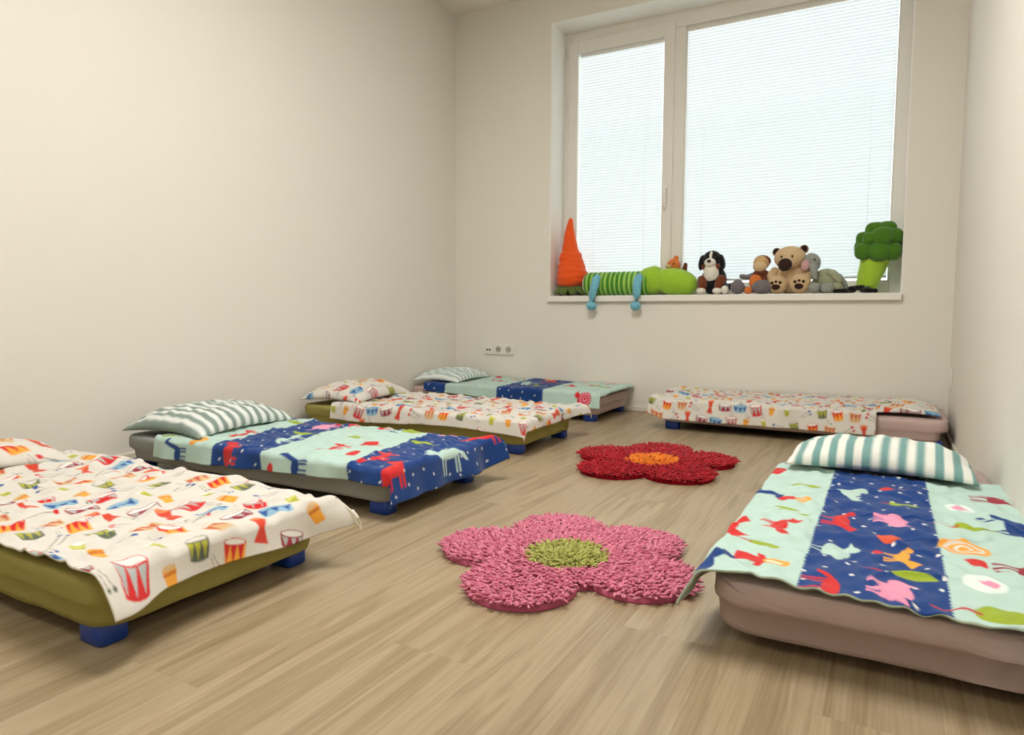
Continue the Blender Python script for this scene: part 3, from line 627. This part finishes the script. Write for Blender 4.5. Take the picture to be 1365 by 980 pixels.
# ------------------------------------------------------------------ flower rugs
def rug(label, cx, cy, angs, scale, petal, centre, back, seed, n, length, rad, dist=.220, pr=.138, cr=.105):
    t = thing('flower_rug', label, 'rug', (cx, cy, 0), group='flower shaped bath rugs on the floor')
    pc = np.array([(math.cos(math.radians(a))*dist*scale[0], math.sin(math.radians(a))*dist*scale[1]) for a in angs]); P_R = pr*(scale[0]+scale[1])/2
    def sdf(x, y):
        d = np.sqrt((x/scale[0])**2+(y/scale[1])**2)*(scale[0]+scale[1])/2-.20
        for q in pc: d = np.minimum(d, np.sqrt((x-q[0])**2+(y-q[1])**2)-P_R)
        return d
    a = np.linspace(0, 2*math.pi, 241)[:-1]; rr = np.full(240, .5)
    for k in range(240):          # outline by marching inwards
        r = np.linspace(.5, .05, 400); s = sdf(r*math.cos(a[k]), r*math.sin(a[k])); rr[k] = r[np.argmax(s < 0)]
    loops = []
    for z, g in ((.001, .004), (.004, 0), (.011, .0), (.014, -.006)):
        loops.append(np.stack([np.cos(a)*(rr+g-.006), np.sin(a)*(rr+g-.006), np.full(240, z)], 1))
    mk('backing', *loft(loops), back, t, True, True)
    rg = np.random.default_rng(seed)
    def pile(name, test, n, cols, length, rad, lay):
        pts = []
        while len(pts) < n:
            x, y = rg.uniform(-.45, .45, (2, 4000)); ok = test(x, y); pts += list(zip(x[ok], y[ok]))
        pts = np.array(pts[:n]); m = 5; rings = 4
        ang = np.arctan2(pts[:, 1], pts[:, 0])+rg.normal(0, .9, n); ln = length*rg.uniform(.75, 1.2, n); el = rg.uniform(.25, 1.0, n)*lay
        d = np.stack([np.cos(ang), np.sin(ang)], 1)
        edge = np.clip(1+sdf(pts[:, 0], pts[:, 1])/.02, 0, 1)
        bz = .013-.005*edge
        V = np.empty((n, rings, m, 3)); q = 2*math.pi*np.arange(m)/m
        side = np.stack([-d[:, 1], d[:, 0]], 1)
        for k in range(rings):
            f = k/(rings-1); hor = ln*(f*np.cos(el)+.25*f*f*(1-np.sin(el))); ver = ln*np.sin(el)*(f-.45*f*f)*1.3
            rk = rad*(.9, 1.0, 1.0, .55)[k]
            cxy = pts+d*hor[:, None]; cz = bz+ver
            for j in range(m):
                V[:, k, j, :2] = cxy+side*(math.cos(q[j])*rk)-d*(math.sin(q[j])*rk*np.sin(el)[:, None]); V[:, k, j, 2] = cz+math.sin(q[j])*rk*np.cos(el)*.9+rad*.4
        V[..., 2] = np.maximum(V[..., 2], .003)
        base = np.arange(n)[:, None]*(rings*m); F = []
        for k in range(rings-1):
            for j in range(m):
                F.append(np.stack([k*m+j+base[:, 0], k*m+(j+1) % m+base[:, 0], (k+1)*m+(j+1) % m+base[:, 0], (k+1)*m+j+base[:, 0]], 1))
        cap = np.stack([(rings-1)*m+j+base[:, 0] for j in range(m)], 1)
        F = np.concatenate(F).tolist()+cap.tolist()
        tint = rg.uniform(0, 1, n)[:, None]
        c = lin(cols[0])*(1-tint)+lin(cols[1])*tint; C = np.repeat(c, rings*m, 0)
        o = mk(name, V.reshape(-1, 3), F, M_pile, t, True, True, C); o['kind'] = 'stuff'; return o
    inn = lambda x, y: np.sqrt((x/scale[0])**2+(y/scale[1])**2) < cr
    pile('petal_pile', lambda x, y: (sdf(x, y) < -.008) & ~inn(x, y), n, petal, length, rad, 1.0)
    pile('centre_pile', inn, int(n*.13), centre, length*.9, rad*.9, 1.2)
M_pile = material('cotton pile', rough=.9, spec=.1, attr='Col', sheen=.2)
rug('pink flower shaped rug with an olive green centre', -.735, 1.640, (187, 119, 56, 351, 264), (1.0, 1.0), ((190, 92, 118), (220, 136, 158)), ((140, 142, 62), (186, 186, 104)), material('pink rug backing', (190, 96, 124), .95, .05), 3, 6200, .026, .0036)
rug('red flower shaped rug with an orange centre', -.892, 2.915, (100, 32, 317, 243, 168), (.99, 1.12), ((150, 14, 30), (192, 30, 44)), ((226, 110, 20), (246, 150, 50)), material('red rug backing', (140, 14, 28), .95, .05), 4, 5200, .030, .0034)

# ------------------------------------------------------------------ soft toys on the sill
def plush(name, c, c2=None, bs=38, b=.9): return material(name, c, .95, .08, bump=b, bscale=bs, var=.10, vscale=25, sheen=.3)
ZS = WZ0+.001
M_carrot = material('orange satin plush', (238, 88, 26), .7, .2, bump=.25, bscale=22, var=.08, vscale=12, sheen=.2, stretch=(1, 1, 2.2)); M_leafd = plush('dark green leaf plush', (92, 112, 52)); M_lime = plush('lime plush', (158, 200, 58)); M_blk = plush('black plush', (24, 22, 24)); M_wht = plush('white plush', (232, 228, 214)); M_brn = plush('brown plush', (112, 58, 34)); M_skyb = plush('sky blue plush', (120, 188, 208), bs=60); M_oran = plush('orange plush', (216, 122, 60)); M_greyp = plush('grey plush', (116, 110, 112)); M_tan = plush('tan plush', (206, 168, 118)); M_cam = plush('camel plush', (212, 182, 140)); M_dbr = plush('dark brown plush', (52, 32, 28)); M_lgrey = plush('light grey plush', (150, 154, 146)); M_sage = plush('sage plush', (160, 162, 132)); M_rose = plush('rose plush', (206, 160, 160)); M_dgrn = plush('broccoli green plush', (74, 122, 34)); M_stem = plush('broccoli stem plush', (168, 206, 62), bs=40); M_eye = material('glass eye', (15, 12, 10), .15, .6); M_strip = material('striped plush', rough=.9, spec=.1, attr='Col', bump=.4, bscale=70, sheen=.3)
# carrot
t = thing('carrot_plush', 'orange carrot soft toy standing in the left window corner', 'soft toy', (-2.04, 4.585, ZS))
prof = [(1.362, -2.047, .004), (1.350, -2.049, .014), (1.31, -2.053, .024), (1.255, -2.056, .036), (1.20, -2.054, .046), (1.15, -2.050, .056), (1.118, -2.047, .063), (1.104, -2.046, .076), (1.085, -2.044, .082), (1.05, -2.041, .088), (1.01, -2.038, .098), (.97, -2.034, .108), (.935, -2.032, .114), (.90, -2.036, .108), (.878, -2.042, .098), (.864, -2.043, .080), (.856, -2.043, .03)]
a = np.linspace(0, 2*math.pi, 49)[:-1]
pz = np.array(prof)[::-1]; zz = np.concatenate([np.linspace(.856, 1.34, 70), [1.350, 1.358, 1.362]])
prof = [(z, np.interp(z, pz[:, 0], pz[:, 1]), np.interp(z, pz[:, 0], pz[:, 2])) for z in zz][::-1]
def cl(z, cx, r):       # soft body with slanting creases
    k = 1+.022*np.sin(z*150+1.3*np.sin(2*a+z*20))*(z < 1.12)+.018*np.sin(z*85+2*np.sin(a+1))+.02*np.sin(3*a+z*14)*(z < 1.1)
    return np.stack([cx+r*k*np.cos(a), 4.585+r*k*np.sin(a), z+0*a], 1)
mk('body', *loft([cl(*q) for q in prof[::-1]]), M_carrot, t)
for k, (dx, dy, lx) in enumerate([(-.07, -.05, -.085), (-.02, -.07, -.02), (.04, -.06, .05), (.085, -.03, .12), (-.05, .05, -.05), (.05, .05, .06)]):
    mk('leaf', *tube([(-2.043+dx*.5, 4.585+dy*.5, .868), (-2.043+dx, 4.585+dy, .842), (-2.043+lx, 4.585+dy*1.35, ZS+.020)], [.026, .030, .020], flat=(1.2, .75)), M_leafd, t)
# caterpillar / long striped toy
t = thing('caterpillar_plush', 'striped green caterpillar soft toy lying along the sill, pale blue legs hanging', 'soft toy', (-1.55, 4.54, ZS))
sx = np.linspace(-1.915, -1.44, 72); nb = 28; qa = np.linspace(0, 2*math.pi, nb+1)[:-1]; lp = []; cc = []
for i, xx in enumerate(sx):
    e = min(1, ((xx+1.935)/.05))**.5; r = .080*e*(1+.045*abs(math.sin((xx+1.915)/.0345*math.pi)))
    lp.append(np.stack([np.full(nb, xx), 4.545+r*np.cos(qa)*.95, ZS+.082+r*np.sin(qa)], 1))
    k = int((xx+1.915)/.0173) % 2; col = lin((214, 220, 190)) if xx < -1.895 else lin((72, 138, 44)) if k else lin((162, 206, 96)); cc.append(np.repeat(col[None], nb, 0))
mk('body', *loft(lp), M_strip, t, cols=np.concatenate(cc))
mk('head', *blob((-1.42, 4.548, .898), (.100, .080, .094), (0, .25, 0), lump=.05, seed=3), M_lime, t)
mk('snout', *blob((-1.265, 4.542, .884), (.165, .076, .088), (0, .16, 0), lump=.05, seed=5), M_lime, t)
for x0, x1 in ((-1.790, -1.808), (-1.487, -1.489)):
    l = mk('leg', *tube([(x0, 4.478, .925), (x0, 4.452, .908), (x0-.002, 4.432, .87), (x1, 4.424, .80), (x1-.002, 4.422, .728)], [.022, .029, .030, .027, .024]), M_skyb, t)
    mk('foot', *blob((x1-.004, 4.420, .722), (.036, .036, .031)), M_skyb, l)
# small orange toy behind
t = thing('fox_plush', 'small orange soft toy peeping out behind the caterpillar head', 'soft toy', (-1.30, 4.66, ZS))
mk('body', *blob((-1.30, 4.66, ZS+.075), (.055, .04, .075)), M_oran, t)
h = mk('head', *blob((-1.303, 4.645, 1.000), (.048, .042, .046)), M_oran, t)
mk('snout', *blob((-1.325, 4.606, .992), (.022, .022, .018)), M_tan, h)
for xx in (-1.318, -1.293): mk('eye', *blob((xx, 4.602, 1.008), (.005, .005, .006), nu=10, nv=8), M_eye, h)
mk('ear', *blob((-1.290, 4.650, 1.042), (.020, .012, .026), (0, .3, 0)), M_oran, h)
mk('tail', *tube([(-1.262, 4.66, .90), (-1.232, 4.655, .95), (-1.222, 4.65, 1.01)], [.016, .019, .013]), M_brn, t)
# dog
t = thing('dog_plush', 'black, white and brown dog soft toy sitting on the sill', 'soft toy', (-1.015, 4.565, ZS))
mk('body', *blob((-1.013, 4.580, .888), (.082, .076, .098), lump=.02, seed=1), M_blk, t)
mk('bib', *blob((-1.019, 4.514, .935), (.050, .030, .068), (.25, 0, 0)), M_wht, t)
for s in (-1, 1):
    l = mk('foreleg', *tube([(-1.015+s*.062, 4.530, .90), (-1.018+s*.054, 4.505, .855), (-1.020+s*.050, 4.490, ZS+.030)], [.032, .032, .024]), M_brn, t)
    mk('paw', *blob((-1.022+s*.050, 4.482, ZS+.0215), (.029, .033, .022)), M_wht, l)
l = mk('hind_leg', *blob((-.945, 4.540, ZS+.042), (.034, .060, .042)), M_blk, t)
mk('paw', *blob((-.925, 4.490, ZS+.028), (.024, .028, .028)), M_wht, l)
mk('tail', *tube([(-.96, 4.60, ZS+.03), (-.905, 4.585, ZS+.055), (-.880, 4.57, ZS+.062)], [.020, .018, .010]), M_blk, t)
h = mk('head', *blob((-1.021, 4.545, 1.020), (.062, .058, .062)), M_blk, t)
mk('muzzle', *blob((-1.022, 4.492, .999), (.037, .032, .031)), M_wht, h)
mk('blaze', *blob((-1.019, 4.500, 1.045), (.010, .018, .034), (-.5, 0, 0), nu=14, nv=10), M_wht, h)
mk('nose', *blob((-1.022, 4.459, 1.008), (.014, .009, .011), nu=14, nv=10), M_eye, h)
for s in (-1, 1):
    mk('ear', *blob((-1.021+s*.064, 4.535, 1.005), (.021, .030, .050), (0, s*-.18, 0)), M_blk, h)
    mk('eye', *blob((-1.021+s*.027, 4.4925, 1.034), (.006, .005, .006), nu=10, nv=8), M_eye, h)
    mk('cheek', *blob((-1.021+s*.042, 4.508, .975), (.016, .018, .020), nu=14, nv=10), M_brn, h)
# monkey-like toy with big grey feet
t = thing('monkey_plush', 'small tan headed soft toy with big grey feet beside the teddy bear', 'soft toy', (-.73, 4.56, ZS))
mk('body', *blob((-.722, 4.575, .885), (.062, .050, .075)), M_brn, t)
mk('belly', *blob((-.745, 4.535, .875), (.042, .022, .046)), M_oran, t)
mk('collar', *blob((-.718, 4.560, .930), (.050, .046, .020)), M_brn, t)
h = mk('head', *blob((-.718, 4.558, .992), (.048, .044, .046)), M_tan, t)
mk('muzzle', *blob((-.720, 4.526, .968), (.043, .028, .033)), M_cam, h)
mk('cap', *blob((-.714, 4.570, 1.003), (.052, .040, .040)), M_brn, h)
mk('arm', *tube([(-.765, 4.56, .915), (-.80, 4.55, .905), (-.840, 4.545, .912)], [.018, .016, .014]), M_greyp, t)
mk('hand', *blob((-.785, 4.515, ZS+.024), (.026, .022, .024)), M_oran, t)
mk('foot', *blob((-.850, 4.512, ZS+.046), (.044, .048, .047)), M_greyp, t); mk('foot', *blob((-.697, 4.508, ZS+.044), (.066, .048, .045)), M_greyp, t)
for x0 in (-.80, -.71): mk('leg', *tube([(-.735, 4.57, ZS+.04), ((x0-.735)/2, 4.55, ZS+.034), (x0, 4.535, ZS+.034)], .020), M_brn, t) if x0 > -.75 else mk('leg', *tube([(-.745, 4.575, ZS+.03), (-.80, 4.565, ZS+.03), (-.835, 4.545, ZS+.034)], .018), M_brn, t)
# teddy bear
t = thing('teddy_bear', 'tan teddy bear with a big dark nose and brown paw pads on the sill', 'soft toy', (-.55, 4.57, ZS))
mk('body', *blob((-.548, 4.600, .893), (.098, .072, .097), lump=.02, seed=2), M_cam, t)
h = mk('head', *blob((-.551, 4.575, 1.018), (.094, .078, .074), lump=.015, seed=4), M_cam, t)
mk('muzzle', *blob((-.562, 4.508, .985), (.050, .032, .040)), M_cam, h)
mk('nose', *blob((-.567, 4.478, .972), (.042, .026, .040)), M_dbr, h)
for ex, ez in ((-.592, 1.022), (-.530, 1.024)): mk('eye', *blob((ex, 4.4985, ez), (.0065, .006, .0075), nu=10, nv=8), M_eye, h)
for ex, ez, s in ((-.630, 1.058, -1), (-.474, 1.070, 1)):
    er = mk('ear', *blob((ex, 4.580, ez), (.028, .016, .028)), M_cam, h); 
    mk('inner_ear', *blob((ex+s*.002, 4.568, ez+.003), (.021, .010, .022), nu=14, nv=10), M_dbr, h)
for s in (-1, 1): mk('arm', *tube([(-.548+s*.085, 4.585, .945), (-.548+s*.108, 4.56, .91), (-.548+s*.098, 4.535, .885)], [.028, .032, .026]), M_cam, t)
for fx, fz, rr in ((-.612, .858, .058), (-.480, .858, .062)):
    l = mk('leg', *blob((fx, 4.520, ZS+rr), (rr, .054, rr)), M_cam, t)
    mk('pad', *blob((fx-.004, 4.471, ZS+rr*.72), (.026, .008, .019), nu=14, nv=10), M_dbr, l)
    for tx in (-.026, -.003, .020): mk('toe_pad', *blob((fx+tx, 4.4725, ZS+rr*1.25-abs(tx)*.25), (.0105, .008, .010), nu=12, nv=8), M_dbr, l)
# elephant-like grey toy
t = thing('elephant_plush', 'grey and sage elephant soft toy leaning on the teddy bear', 'soft toy', (-.36, 4.57, ZS))
mk('body', *blob((-.338, 4.575, .872), (.082, .056, .076), (0, .25, 0), lump=.02, seed=8), M_sage, t)
h = mk('head', *blob((-.424, 4.556, .985), (.050, .048, .060), (0, -.15, 0), lump=.02, seed=9), M_lgrey, t)
mk('ear', *blob((-.455, 4.518, .968), (.026, .012, .034), (0, .2, 0)), M_rose, h)
mk('trunk', *tube([(-.412, 4.515, .97), (-.402, 4.495, .925), (-.398, 4.495, .885)], [.024, .019, .014]), M_lgrey, h)
mk('eye', *blob((-.405, 4.5115, 1.0), (.005, .005, .006), nu=10, nv=8), M_eye, h)
mk('arm', *tube([(-.325, 4.535, .925), (-.285, 4.525, .895), (-.262, 4.52, .862)], [.019, .020, .018]), M_sage, t)
mk('arm', *tube([(-.275, 4.59, .905), (-.245, 4.585, .865), (-.232, 4.58, .825)], [.016, .018, .016]), M_lgrey, t)
mk('foot', *blob((-.398, 4.490, ZS+.033), (.033, .034, .033)), M_lgrey, t); mk('foot', *blob((-.326, 4.490, ZS+.031), (.040, .036, .031)), M_lgrey, t)
mk('tail', *blob((-.275, 4.525, ZS+.035), (.032, .030, .034), lump=.08, seed=11), M_sage, t)
# broccoli
t = thing('broccoli_plush', 'green broccoli soft toy with lime stalk in the right window corner', 'soft toy', (-.10, 4.575, ZS))
mk('stalk', *tube([(-.122, 4.575, ZS+.026), (-.118, 4.575, .855), (-.108, 4.575, .90), (-.094, 4.575, .95), (-.082, 4.575, 1.0), (-.074, 4.575, 1.05)], [.052, .060, .066, .072, .080, .080], n=24), M_stem, t)
fl = [(-.115, -.055, .035, .050), (-.035, -.062, .028, .058), (.030, -.040, .030, .052), (-.085, -.062, .105, .040), (-.020, -.060, .115, .056), (.035, -.025, .115, .050), (-.060, -.02, .150, .055), (.0, .0, .158, .052), (-.125, -.005, .060, .044), (-.118, .0, .11, .044), (.048, .03, .06, .046), (.04, .03, .12, .045), (-.08, .055, .05, .055), (-.01, .06, .05, .055), (-.08, .05, .12, .05), (-.01, .05, .12, .05)]
for k, (dx, dy, dz, rr) in enumerate(fl):
    mk('floret', *blob((-.068+dx+.040, 4.575+dy, 1.005+dz), (rr, rr*.95, rr*.98), sq=2.7, nu=20, nv=12), M_dgrn, t)
for pts in ([(-.135, 4.53, ZS+.035), (-.175, 4.505, ZS+.030), (-.215, 4.495, ZS+.014), (-.29, 4.490, ZS+.012)], [(-.11, 4.53, ZS+.03), (-.14, 4.500, ZS+.016), (-.10, 4.490, ZS+.013), (-.066, 4.490, ZS+.012)]):
    mk('leg', *tube(pts, [.014, .016, .014, .012]), M_blk, t)
mk('shoe', *blob((-.195, 4.488, ZS+.021), (.026, .022, .021)), M_blk, t)
